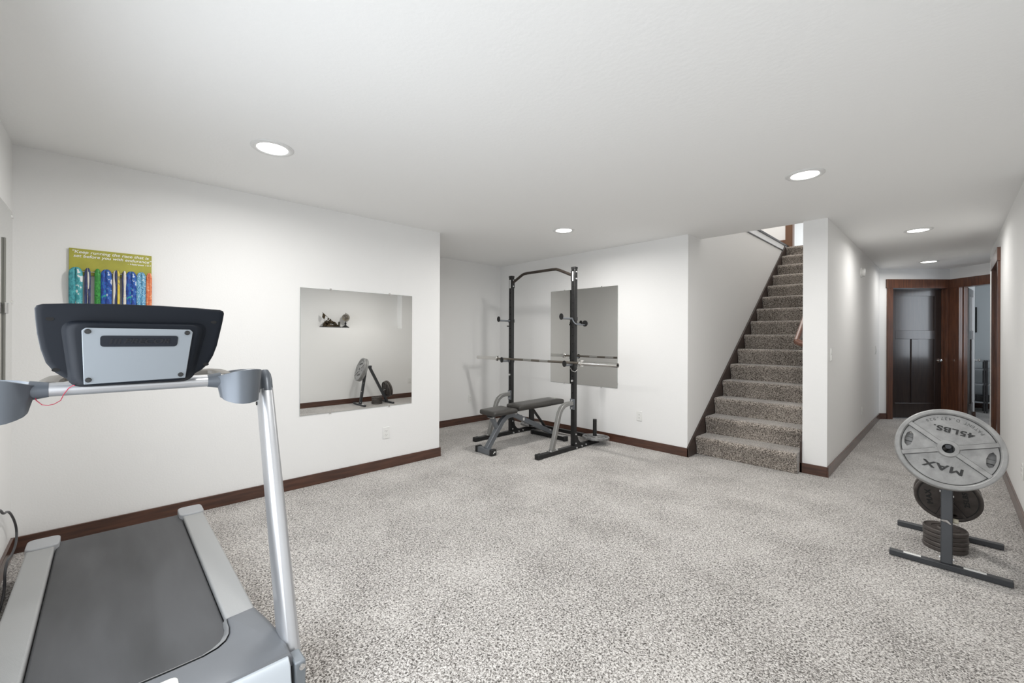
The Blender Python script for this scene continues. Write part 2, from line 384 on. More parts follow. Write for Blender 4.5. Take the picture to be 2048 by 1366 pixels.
# ------------------------------------------------------------------ stairs
RISE, RUN, YS, SX0, SX1 = 0.1915, 0.265, 4.775, XD+0.019, XE1-0.019
t = thing('staircase', 'straight carpeted staircase climbing between two white walls', 'staircase', ((SX0+SX1)/2, YS, 0))
for i in range(15):
    y = YS+RUN*i; z0 = RISE*i; zt = z0+RISE+0.010
    yb = y+RUN+0.035 if i < 14 else 8.70
    prof = [(yb, z0-0.02 if i else 0.0), (y+0.004, z0-0.02 if i else 0.0), (y-0.004, zt-0.11), (y-0.016, zt-0.075), (y-0.027, zt-0.050), (y-0.031, zt-0.034), (y-0.028, zt-0.018), (y-0.018, zt-0.006), (y-0.002, zt+0.001), (y+0.03, zt+0.001), (yb, zt-0.002)]
    q = B().prism(prof, 'x', SX0+0.001, SX1-0.001)
    q.build('step', shaded_stair_carpet, t, True, 0.006, 2, angle=60)
def skirt(x0, x1, ys, zs, ext):
    k = RISE/RUN
    zt = 2.795+0.105; ye = ys+(zt-zs)/k
    return B().prism([(ys, 0), (ys, zs), (ye, zt), (8.685, zt), (8.685, 2.55), (ys+0.32, 0)], 'x', x0, x1)
struct('trim_4', skirt(XD, XD+0.018, 4.57, 0.108, 0.0), wood_skirt, 0.002)
struct('trim_5', skirt(XE1-0.018, XE1, YG-0.014, 0.30, 0.0), wood_skirt, 0.002)
# handrail
t = thing('handrail', 'reddish wooden handrail sloping up the right wall of the stairs', 'handrail', (-1.06, 4.95, 1.2))
k = RISE/RUN
p0 = Vector((-1.068, 4.985, 1.268)); p1 = Vector((-1.068, 8.3, 1.268+3.315*k))
B().tube([p0, p1], 0.024, 16, 3.0, 0.033, (1, 0, 0)).build('rail', wood_rail, t)
B().tube([p0+Vector((0, 0.012, 0.01)), p0+Vector((0.02, 0.0, -0.004)), Vector((XE1, 4.985, 1.24))], 0.03, 16, 3.0, 0.024, (0, -k, 1)).build('rail_return', wood_rail, t)
for yy in (5.6, 6.9, 8.0):
    c = Vector((-1.068, yy, 1.268+(yy-4.985)*k-0.03))
    B().tube([c, c+Vector((0.0, 0, -0.04)), c+Vector((0.074, 0, -0.05))], 0.007, 10).build('bracket', satin, t)
# edge of the upper floor beside the stairwell
struct('trim_6', B().box(XD-0.10, XD+0.003, YO, 8.69, 2.815, 2.905), mat('edge_white', (0.85, 0.86, 0.87), 0.4))
struct('trim_7', B().box(XD-0.16, XD+0.009, YO, 8.69, 2.80, 2.815).box(XD-0.16, XD+0.014, YO, 8.69, 2.905, 2.935), black_st)  # lower black strip paints the shadow under the edge board; upper is its cap
# upstairs rooms
ub = B(); ub.box(-5.3, -2.035, 8.70, 8.82, Z2, 5.35); ub.box(-1.12, 1.0, 8.70, 8.82, Z2, 5.35); ub.box(-2.035, -1.12, 8.70, 8.82, 4.97, 5.35)
struct('wall_upstairs', ub, wallp)
struct('wall_upstairs_left', B().box(-5.3, -5.2, 4.6, 8.7, Z2, 5.35), wallp)
struct('wall_upstairs_right', B().box(XE1, XE1+0.12, YO, 8.70, Z2, 5.35), wallp)
struct('wall_upstairs_near', B().box(-5.3, XE1+0.12, 4.55, 4.65, Z2, 5.35), wallp)
struct('wall_upstairs_beyond', B().box(-5.3, 1.0, 11.6, 11.7, Z2, 5.35).box(-3.2, -3.1, 8.82, 11.6, Z2, 5.35).box(0.2, 0.3, 8.82, 11.6, Z2, 5.35), wallp)
struct('ceiling_upstairs', B().box(-5.4, 1.1, 4.5, 11.8, 5.35, 5.45), ceilp)
struct('floor_upstairs', B().box(-5.2, XD-0.16, 4.65, 8.7, 2.80, Z2), carpet)
struct('trim_8', B().box(-2.035, -1.945, 8.685, 8.70, Z2, 4.97).box(-1.945, -1.927, 8.69, 8.82, Z2, 4.97).box(-2.05, -1.10, 8.68, 8.70, 4.97, 5.10), mat('upstairs_casing', (0.15, 0.072, 0.035), 0.4, coat=0.2))
struct('baseboard_upstairs', B().box(-5.2, -2.035, 8.686, 8.70, Z2, 3.055), mat('upstairs_base', (0.14, 0.062, 0.032), 0.4, coat=0.2))

# ------------------------------------------------------------------ downlights
def downlight(x, y, label, power, vis=True):
    t = thing('ceiling_light', label, 'ceiling light', (x, y, H), 'round recessed ceiling lights')
    m = Matrix.Translation((x, y, H))
    B().lathe([(0.115, 0), (0.115, -0.004), (0.108, -0.009), (0.092, -0.010), (0.083, -0.006), (0.083, 0)], 48, m).build('trim_ring', white_trim, t)
    B().lathe([(0, -0.012), (0.04, -0.0115), (0.07, -0.0085), (0.082, -0.004), (0.082, 0), (0, 0)], 48, m, False).build('lens', lens, t)
    a = area('lamp', (0, 0, -0.02), (0, 0, -1), 0.15, 0.15, power, (1, 0.98, 0.95), t, 'DISK', 172)
    return t
downlight(-2.838, 0.714, 'round recessed ceiling light nearest the left wall, above the treadmill', LAMP)
downlight(-0.700, 3.480, 'round recessed ceiling light in front of the stair opening', LAMP*1.1)
downlight(-2.838, 3.480, 'round recessed ceiling light above the squat rack', LAMP*1.3)
downlight(-0.235, 6.092, 'nearer of the two round ceiling lights in the hallway', HALL)
downlight(-0.222, 8.684, 'round ceiling light at the far end of the hallway by the doors', HALL)
downlight(-0.700, 0.714, 'round recessed ceiling light directly over the near end of the room', LAMP)

# ------------------------------------------------------------------ mirrors
def wall_mirror(name, label, M, w_, h_, clips, th=0.006):
    """M: local x along the wall, y up, z out of the wall"""
    t = thing(name, label, 'mirror', M)
    B().box(0, w_, 0, h_, 0.0005, th-0.001).build('mirror_backing', mirror_edge, t, False, local=True)
    B().box(0.002, w_-0.002, 0.002, h_-0.002, th-0.001, th).build('mirror_glass', mirror, t, False, local=True)
    for cx, cy in clips:
        B().box(cx-0.008, cx+0.008, cy-0.010, cy+0.010, 0, th+0.004).build('clip', chrome, t, False, 0.002, local=True)
    return t
wall_mirror('wall_mirror', 'large frameless square mirror on the left wall beside the treadmill', frame((XA, 1.190, 0.617), (0, 1, 0), (0, 0, 1)), 1.083, 1.107,
            [(0.255, 1.107), (0.83, 1.107), (0.255, 0.0), (0.83, 0.0)])
MT = 0.0
wall_mirror('wall_mirror', 'frameless mirror on the back wall behind the squat rack', frame((-3.965, YC, 0.67), (1, MT, 0), (0, 0, 1)), 1.096, 1.285,
            [(0.25, 1.285), (0.86, 1.285), (0.25, 0.0), (0.86, 0.0), (1.096, 0.06)])
t = wall_mirror('wall_mirror', 'mirror on the near wall cut off by the left edge of the photo', frame((-2.86, Y0, 0.85), (-1, 0, 0), (0, 0, 1)), 0.968, 1.174,
            [(0.966, 1.15), (0.966, 0.645), (0.3, 1.174)])
B().box(0.665, 0.685, 0.0, 0.98, 0.006, 0.014).build('dark_strip', mat('strip_grey', (0.24, 0.24, 0.22), 0.5, 0.3), t, False, 0.002, local=True)  # thin dark strip standing on the mirror face
B().box(0.655, 0.705, 0.57, 0.63, 0.012, 0.022).build('strip_plate', satin, t, False, 0.003, local=True)  # small metal plate on the dark strip

# ------------------------------------------------------------------ outlets and switches
def outlet(label, M, group='electrical outlets'):
    t = thing('electrical_outlet', label, 'outlet', M, group)
    B().box(-0.035, 0.035, -0.057, 0.057, 0, 0.006).build('cover_plate', white_pl, t, True, 0.003, local=True)
    for s in (-1, 1):
        r = B().tube([(0, s*0.0195, 0.005), (0, s*0.0195, 0.0085)], 0.017, 24, 4.0, 0.0145, (1, 0, 0)).build('receptacle', white_pl, t, local=True)
        q = B(); q.box(-0.0075, -0.0055, s*0.0195-0.003, s*0.0195+0.005, 0.008, 0.009); q.box(0.0055, 0.0075, s*0.0195-0.002, s*0.0195+0.004, 0.008, 0.009)
        q.cyl((0, s*0.0195-0.008, 0.008), (0, s*0.0195-0.008, 0.009), 0.0025, 10); q.build('slots', grey_slot, r, False, local=True)
    return t
outlet('white electrical outlet on the left wall below the square mirror', frame((XA, 1.993, 0.352), (0, 1, 0), (0, 0, 1)))
outlet('white electrical outlet on the recessed wall left of the squat rack', frame((XB, 3.977, 0.367), (0, 1, 0), (0, 0, 1)))
outlet('white electrical outlet on the back wall between rack and stairs', frame((-2.568, YC, 0.368), (1, 0, 0), (0, 0, 1)))
outlet('white electrical outlet low on the hallway left wall', frame((XE2, 7.142, 0.355), (0, 1, 0), (0, 0, 1)))
outlet('white electrical outlet on the right wall at the photo edge', frame((XR, 4.70, 0.36), (0, -1, 0), (0, 0, 1)))
def switch(label, M, rock):
    t = thing('light_switch', label, 'light switch', M)
    n = len(rock)
    B().box(-0.035, 0.035, -0.062, 0.062, 0, 0.007).build('cover_plate', white_pl, t, True, 0.003, local=True)
    for a in rock: B().box(-0.017, 0.017, a-0.026, a+0.026, 0.005, 0.012).build('rocker', white_pl, t, True, 0.003, local=True)
    return t
switch('white double rocker switch on the hallway left wall near the stair corner', frame((XE2, 5.03, 1.148), (0, 1, 0), (0, 0, 1)), (0.03, -0.03))
switch('white single switch at the far end of the hallway left wall', frame((XE2, 8.56, 1.13), (0, 1, 0), (0, 0, 1)), (0.0,))
t = thing('smoke_alarm', 'round white alarm mounted high on the hallway left wall', 'smoke alarm', frame((XE2, 7.0, 2.155), (0, 1, 0), (0, 0, 1)))
B().lathe([(0, 0), (0.066, 0), (0.066, 0.012), (0.060, 0.016), (0, 0.016)], 40).build('base_ring', white_pl, t, local=True)
B().lathe([(0, 0.016), (0.052, 0.016), (0.055, 0.030), (0.048, 0.042), (0, 0.045)], 40).build('cover', white_pl, t, local=True)

# ------------------------------------------------------------------ things on the ledge (seen in the mirror)
bronze = mat('dark_bronze', (0.10, 0.075, 0.045), 0.4, 0.8, noise_amt=0.6, scale=60)
LX = XR+0.11
LO = 0.085
t = thing('bronze_sculpture', 'small dark bronze sculpture with slanted pole and banner reflected in the square mirror', 'sculpture', (LX, 3.075, LED))
B().box(LX-0.06, LX+0.06, 2.885, 3.255, LED, LED+0.02).build('plinth', black_st, t, False, 0.004)
q = B()
for i in range(46):
    u = random.random(); yy = 2.935+0.28*u; top = 0.03+0.17*math.exp(-((yy-3.055)/0.085)**2)
    zz = LED+0.02+random.random()*top*0.85
    q.ball((LX+random.uniform(-0.03, 0.03), yy, zz), random.uniform(0.014, 0.03), random.uniform(.6, 1.2), random.uniform(.6, 1.3), random.uniform(.7, 1.5), 8)
q.ball((LX, 3.065, LED+0.02), 0.05, 0.9, 3.0, 0.7, 16)
q.build('mound', bronze, t)
B().cyl((LX, 3.085, LED+0.13), (LX, 2.915, LED+0.285), 0.004, 8).build('pole', bronze, t)
q = B().prism([(2.925, LED+0.272), (2.975, LED+0.225), (2.953, LED+0.15), (2.913, LED+0.19)], 'x', LX-0.004, LX+0.004); q.build('banner', bronze, t, False, 0.003)
t = thing('desk_globe', 'small dark globe on a stand beside the bronze sculpture', 'globe', (LX, 3.355, LED))
B().lathe([(0, 0), (0.07, 0), (0.068, 0.012), (0.02, 0.045), (0.012, 0.07), (0.022, 0.085), (0.008, 0.10), (0.008, 0.12), (0, 0.12)], 32, Matrix.Translation((LX, 3.355, LED)), False).build('stand', black_st, t)
B().ball((LX, 3.355, LED+0.20), 0.068, n=32).build('sphere', mat('globe_map', (0.03, 0.025, 0.03), 0.2, 0, 0, 9, color2=(0.35, 0.3, 0.2), coat=0.8), t)
q = B(); q.tube([(LX, 3.355+0.078*math.sin(a), LED+0.20-0.078*math.cos(a)) for a in [i*math.pi/16 for i in range(0, 17)]], 0.004, 8); q.build('meridian_arm', bronze, t)
B().cyl((LX, 3.355, LED+0.27), (LX, 3.355, LED+0.30), 0.005, 8, 0.001).build('finial', bronze, t)
B().box(LX-0.025, LX+0.025, 3.220, 3.245, LED+0.021, LED+0.115).build('carved_block', mat('carved_dark', (0.06, 0.055, 0.035), 0.5, bump=0.5, bscale=120), None, False, 0.004,
    label='small upright dark block between the bronze sculpture and the globe', cat='block')

# ------------------------------------------------------------------ verse board and race ribbons
BX = XA+0.016
t = thing('verse_board', 'olive green wooden hanger board with white handwritten verse', 'sign', (XA, 0.02, 1.69))
B().box(XA+0.0005, BX, -0.178, 0.219, 1.69, 1.857).build('board', mat('olive_paint', (0.42, 0.40, 0.055), 0.5, noise_amt=0.15, scale=14), t, False, 0.002)
for txt, yy, zz, sz, wd in (('"Keep running the race that is', 0.018, 1.838, 0.026, 0.365), ('set before you with endurance"', 0.028, 1.812, 0.026, 0.375), ('- Hebrews 12:1', 0.155, 1.788, 0.015, 0.118)):
    text_bm(txt, sz, 0.0006, frame((BX+0.0008, yy, zz-0.002), (0, 1, 0), (0, 0, 1)), shear=0.15, width=wd, bold=0.0007).build('lettering', mat('white_lettering', (0.85, 0.85, 0.8), 0.5), t, False)
hk = B(); hk.tube([(BX, -0.17, 1.712), (BX+0.012, -0.17, 1.712), (BX+0.012, 0.212, 1.712), (BX, 0.212, 1.712)], 0.002, 8); hk.build('hanging_rod', satin, t)
def pattern(name, c1, c2, c3, scale, th1=0.5, th2=0.64, st=(1, 1, 0.6)):
    m = bpy.data.materials.new(name); m.use_nodes = True; nt = m.node_tree; L = nt.links.new
    b = nt.nodes['Principled BSDF']; b.inputs['Roughness'].default_value = 0.45; b.inputs['Sheen Weight'].default_value = 0.2
    tc = nt.nodes.new('ShaderNodeTexCoord'); mp = nt.nodes.new('ShaderNodeMapping'); mp.inputs['Scale'].default_value = st; L(tc.outputs['Object'], mp.inputs[0])
    n = nt.nodes.new('ShaderNodeTexNoise'); n.inputs['Scale'].default_value = scale; n.inputs['Detail'].default_value = 2; L(mp.outputs[0], n.inputs['Vector'])
    r = nt.nodes.new('ShaderNodeValToRGB'); r.color_ramp.interpolation = 'CONSTANT'; e = r.color_ramp.elements
    e[0].position = 0; e[0].color = (*c1, 1); e[1].position = th1; e[1].color = (*c2, 1); k = e.new(th2); k.color = (*c3, 1)
    L(n.outputs['Fac'], r.inputs[0]); L(r.outputs[0], b.inputs['Base Color'])
    return m
def ribbon(name_label, y0, y1, strands, mats_, medal=(0.5, 0.35, 0.1)):
    """one medal ribbon: strands hang from the rod, a medal at the bottom"""
    ztop = 1.738; zb = 1.40
    t = thing('race_medal', name_label, 'medal', (BX+0.02, (y0+y1)/2, ztop), 'race medals hanging from the olive verse board')
    n = len(strands)
    for i, (a, c) in enumerate(strands):
        xo = BX+0.016+0.003*i; yc = (a+c)/2; hw = (c-a)/2
        inner = (y0+y1)/2
        loops = []; K = 36
        for k in range(K+1):
            f = k/K; f = f**1.6; z = ztop-0.002-f*(ztop-zb)
            g = min(1, f*14/1.7); g = math.sqrt(max(0.0, 1-(1-g)**2))*0.85+0.15
            cy = inner+(yc-inner)*g if n > 1 else yc
            cy += (inner-cy)*max(0, f-0.55)*0.5
            h = hw*g
            bul = 0.004*math.sin(f*7+i)
            loops.append([(xo+bul, cy-h, z), (xo+bul+0.004*min(1, h/0.01), cy, z), (xo+bul, cy+h, z), (xo+bul-0.0015, cy+h, z), (xo+bul+0.002, cy, z), (xo+bul-0.0015, cy-h, z)])
        B().loft(loops).build('ribbon_strand', mats_[i % len(mats_)], t, True, angle=80)
    cy = (y0+y1)/2
    B().lathe([(0, 0), (0.026, 0), (0.028, 0.002), (0.026, 0.005), (0, 0.005)], 32, Matrix.Translation((BX+0.016, cy, zb-0.022)) @ Matrix.Rotation(R(90), 4, 'Y')).build('medal_disc', mat('medal_metal%d' % int(medal[2]*100), medal, 0.35, 0.9), t)
def Y(px): return -0.176+(px-139)*0.00241
teal = pattern('teal_ribbon', (0.03, 0.22, 0.26), (0.05, 0.33, 0.38), (0.08, 0.42, 0.45), 90, 0.45, 0.6)
tealw = pattern('teal_white_ribbon', (0.04, 0.30, 0.34), (0.10, 0.42, 0.46), (0.80, 0.85, 0.85), 60, 0.45, 0.58)
navy = pattern('navy_ribbon', (0.02, 0.03, 0.10), (0.03, 0.05, 0.16), (0.04, 0.08, 0.2), 60)
whiter = pattern('white_ribbon', (0.72, 0.68, 0.58), (0.78, 0.74, 0.66), (0.6, 0.5, 0.35), 40)
greenr = pattern('green_ribbon', (0.02, 0.22, 0.03), (0.04, 0.32, 0.05), (0.01, 0.12, 0.02), 80)
bluer = pattern('blue_ribbon', (0.01, 0.04, 0.24), (0.01, 0.09, 0.42), (0.03, 0.38, 0.30), 80, 0.45, 0.62)
bluew = pattern('blue_white_ribbon', (0.01, 0.05, 0.30), (0.02, 0.12, 0.45), (0.65, 0.72, 0.85), 55, 0.45, 0.62)
yell = pattern('yellow_ribbon', (0.72, 0.52, 0.04), (0.75, 0.6, 0.1), (0.3, 0.25, 0.1), 40)
skyr = pattern('sky_ribbon', (0.03, 0.16, 0.38), (0.15, 0.42, 0.62), (0.62, 0.74, 0.82), 80, 0.42, 0.6, (1, 3, 1.5))
orng = pattern('orange_ribbon', (0.62, 0.13, 0.05), (0.75, 0.22, 0.09), (0.82, 0.45, 0.25), 50, 0.4, 0.62, (1, 1, 1.4))
ribbon('race medal on a wide teal ribbon with white marks, leftmost on the board', Y(139), Y(165), [(Y(138), Y(151)), (Y(151), Y(164))], [teal, tealw])
ribbon('race medal on a thin navy and white ribbon beside the teal one', Y(167), Y(179), [(Y(167), Y(173)), (Y(172.5), Y(178)), (Y(174), Y(179))], [navy, whiter, navy])
ribbon('race medal on a bright green ribbon', Y(186), Y(199), [(Y(186), Y(198))], [greenr])
ribbon('race medal on a wide blue ribbon with a white mark, next to green', Y(198), Y(220), [(Y(198), Y(209)), (Y(208), Y(220))], [bluer, bluew])
ribbon('race medal on a navy and yellow ribbon in the middle', Y(222), Y(236), [(Y(222), Y(228)), (Y(225.5), Y(231)), (Y(231), Y(236))], [whiter, navy, yell])
ribbon('race medal on a thin navy and cream ribbon right of the yellow one', Y(240), Y(250), [(Y(240), Y(244)), (Y(243), Y(249))], [navy, whiter])
ribbon('race medal on a wide royal blue ribbon with green patches, right half of the board', Y(249), Y(270), [(Y(248), Y(260.5)), (Y(260), Y(270))], [bluer, bluew])
ribbon('race medal on a sky blue patterned ribbon', Y(270), Y(291), [(Y(270), Y(281)), (Y(280), Y(290))], [skyr, skyr])
ribbon('race medal on an orange ribbon, rightmost on the board', Y(291), Y(305), [(Y(291), Y(297.5)), (Y(296.5), Y(303.5))], [orng, orng])

# ------------------------------------------------------------------ weight plates
def plate(name, label, M, r, hw, m, kind='45', words=None, group=None, inkm=None, grips=True):
    """cast plate: local z = axis, front face at +z"""
    t = thing(name, label, 'weight plate', M, group)
    hh = 0.026; ri = r*0.885; web = hw*0.45; hub = r*0.20 if r > 0.13 else r*0.34; lip = hw
    prof = [(hh, lip), (hub*0.96, lip), (hub, lip-0.002), (hub+0.003, web), (ri-0.002, web), (ri+0.003, lip-0.002), (ri+0.006, lip), (r-0.006, lip), (r-0.002, lip-0.002), (r, lip-0.006),
            (r, -lip+0.006), (r-0.002, -lip+0.002), (r-0.006, -lip), (ri+0.006, -lip), (ri-0.002, -web), (hub+0.003, -web), (hub, -lip), (hh, -lip)]
    b = B().lathe(prof, 96)
    if grips and r > 0.13:
        me = bpy.data.meshes.new('c'); c = B()
        for s in (-1, 1):
            c.tube([(s*r*0.735, 0, -0.06), (s*r*0.735, 0, 0.06)], r*0.085, 8, 2.0, r*0.20, (1, 0, 0))
        bmesh.ops.recalc_face_normals(c.bm, faces=c.bm.faces); c.bm.to_mesh(me); c.bm.free(); co = bpy.data.objects.new('c', me); col.objects.link(co)
        bmesh.ops.recalc_face_normals(b.bm, faces=b.bm.faces); m2 = bpy.data.meshes.new('p'); b.bm.to_mesh(m2); b.bm.free(); po = bpy.data.objects.new('p', m2); col.objects.link(po)
        md = po.modifiers.new('x', 'BOOLEAN'); md.object = co; md.operation = 'DIFFERENCE'; md.solver = 'EXACT'
        m3 = bpy.data.meshes.new_from_object(po.evaluated_get(bpy.context.evaluated_depsgraph_get()))
        b = B(); b.bm.from_mesh(m3); bpy.data.objects.remove(po); bpy.data.objects.remove(co)
    b.build('disc', m, t, True, local=True, angle=25)
    if r > 0.13:
        q = B()
        for a in (27, 153, 207, 333):
            mm = Matrix.Rotation(R(a), 4, 'Z')
            q.box(hub-0.004, ri+0.002, -r*0.052, r*0.052, web-0.002, lip*0.93, mm)
            q.box(hub-0.004, ri+0.002, -r*0.052, r*0.052, -lip*0.93, -web+0.002, mm)
        q.build('spokes', m, t, False, 0.0015, local=True)
    else:
        q = B()
        for s in range(1): q.lathe([(r*0.62, web-0.001), (r*0.62, lip*0.8), (r*0.66, lip*0.8), (r*0.66, web-0.001)], 64)
        q.build('raised_band', m, t, True, local=True)
    if r > 0.13:
        q = B()
        q.lathe([(ri-0.0055, web-0.0005), (ri-0.0055, web+0.0008), (ri-0.001, web+0.0008), (ri-0.001, web-0.0005)], 96)
        for a in (27, 153, 207, 333):
            mm = Matrix.Rotation(R(a), 4, 'Z')
            q.box(hub+0.004, ri-0.003, -r*0.052-0.0022, r*0.052+0.0022, web-0.0005, web+0.0007, mm)
        q.build('dark_outline', ink, t, False, local=True)  # thin black lines inside the rim and along the spokes
    for wtxt, x, y, size, wd, im in (words or []):
        text_bm(wtxt, size, 0.0012, Matrix.Translation((x, y, web+0.0008)), spacing=1.1, width=wd, bold=size*0.055).build('lettering', im, t, False, local=True)
    return t
def arc_text(t, body, rad, size, z, m, a0, da):
    b = B()
    for i, ch in enumerate(body):
        if ch == ' ': continue
        a = R(a0+i*da)
        mw = Matrix.Translation((rad*math.sin(a), -rad*math.cos(a), z)) @ Matrix.Rotation(a, 4, 'Z')
        k = text_bm(ch, size, 0.0008, mw); me = bpy.data.meshes.new('k'); k.bm.to_mesh(me); k.bm.free(); b.bm.from_mesh(me); bpy.data.meshes.remove(me)
    b.build('lettering', m, t, False, local=True)
def plate_matrix(c, yaw, tilt, spin):
    """face normal from yaw/tilt; spin rotates the plate in its plane"""
    n = Vector((math.sin(yaw)*math.cos(tilt), -math.cos(yaw)*math.cos(tilt), math.sin(tilt)))
    x = Vector((0, 0, 1)).cross(n).normalized()
    return frame(c, x, n.cross(x)) @ Matrix.Rotation(spin, 4, 'Z')

# weight tree
t = thing('plate_tree', 'low dark steel weight tree standing on two floor bars near the right wall', 'weight stand', (0, 3.715, 0))
for yy in (3.43, 4.0):
    o = B().box(-0.252, 0.234, yy-0.020, yy+0.020, 0.004, 0.034).build('floor_bar', tree_st, t, True, 0.003)
    if yy == 3.43:
        for xa, xb in ((-0.19, -0.115), (0.055, 0.14)): B().box(xa, xb, yy-0.012, yy+0.012, 0.0335, 0.0352).build('worn_strip', label_w, o, False)
ap = Vector((-0.011, 3.66, 0.80))
B().beam([(-0.011, 3.445, 0.03), (-0.011, 3.555, 0.72)], 0.0245, 0.022, (1, 0, 0)).build('front_post', tree_st, t, True, 0.004)
B().beam([(-0.011, 3.985, 0.03), (-0.011, 3.62, 0.72)], 0.0245, 0.022, (1, 0, 0)).build('rear_post', tree_st, t, True, 0.004)
B().box(-0.034, 0.012, 3.52, 3.66, 0.705, 0.745).build('top_bracket', tree_st, t, True, 0.004)
n45 = Vector((math.sin(R(6.4))*math.cos(R(19.1)), -math.cos(R(6.4))*math.cos(R(19.1)), math.sin(R(19.1))))
c45 = Vector((-0.007, 3.445, 0.68))
B().tube([c45-n45*0.125+Vector((0, 0, .012)), c45+n45*0.012+Vector((0, 0, .012))], 0.0125, 20).build('peg', tree_st, t)
n25 = Vector((0, math.cos(R(13)), math.sin(R(13))))
c25 = Vector((-0.009, 3.975, 0.262))
B().tube([c25-n25*0.06, c25+n25*0.09], 0.0125, 20).build('peg', satin, t)
for xx, zz, yy, s in ((-0.036, 0.42, 3.50, -1), (0.012, 0.40, 3.50, 1), (-0.036, 0.06, 3.44, -1), (0.013, 0.06, 3.44, 1)):
    B().cyl((xx-0.005, yy, zz), (xx+0.006, yy, zz), 0.006, 8).build('bolt', bolt_st, t)
B().tube([(-0.035, 3.468, 0.262), (-0.012, 3.448, 0.268), (0.004, 3.452, 0.252)], [0.004, 0.009, 0.004], 12).build('spring_pin', satin, t)
B().tube([(0.012, 3.50, 0.262), (0.036, 3.50, 0.262)], 0.013, 12).build('rubber_grip', mat('cream_rubber', (0.45, 0.42, 0.33), 0.6), t)
M45 = plate_matrix(c45, R(6.4), R(19.1), R(180-12))
t45 = plate('weight_plate', 'large grey 45 pound plate leaning on top of the weight tree', M45, 0.225, 0.019, iron_g,
      words=[('MAX', 0.0, 0.108, 0.050, 0.160, ink), ('45LBS.', -0.004, -0.108, 0.040, 0.165, ink)])
arc_text(t45, 'PATENT D,437,926', 0.172, 0.023, 0.019*0.45+0.0006, ink_g, -41, 5.4)
plate('weight_plate', 'second large grey plate hidden directly behind the 45 pound plate', plate_matrix(c45-n45*0.040, R(6.4), R(19.1), R(140)), 0.224, 0.019, iron_g)
MP = plate_matrix(c25+Vector((0, 0.0, 0)), 0, R(-13), R(98))
plate('weight_plate', 'medium dark 25 pound plate hanging behind the post under the large plate', MP, 0.160, 0.016, iron_d,
      words=[('MAX', 0.0, 0.085, 0.040, 0.10, ink), ('25LBS', 0.0, -0.085, 0.034, 0.10, ink)])
MQ = plate_matrix(c25+n25*0.036+Vector((-0.004, 0, 0.006)), 0, R(-13), R(60))
plate('weight_plate', 'second medium dark plate tucked directly behind the 25 pound plate', MQ, 0.160, 0.016, iron_d)
sy = 3.775
labs = ['small dark plate at the bottom of the floor stack under the weight tree', 'small dark plate second from the bottom of the floor stack',
        'small dark plate in the middle of the floor stack of five', 'small dark plate second from the top of the floor stack',
        'small dark plate topmost of the floor stack under the weight tree']
for i in range(5):
    plate('weight_plate', labs[i], Matrix.Translation((-0.018+random.uniform(-.002, .002), sy+random.uniform(-.002, .002), 0.0135+0.0262*i)) @ Matrix.Rotation(random.uniform(0, 6), 4, 'Z'),
          0.101, 0.013, iron_d, group='small plates stacked on the carpet')

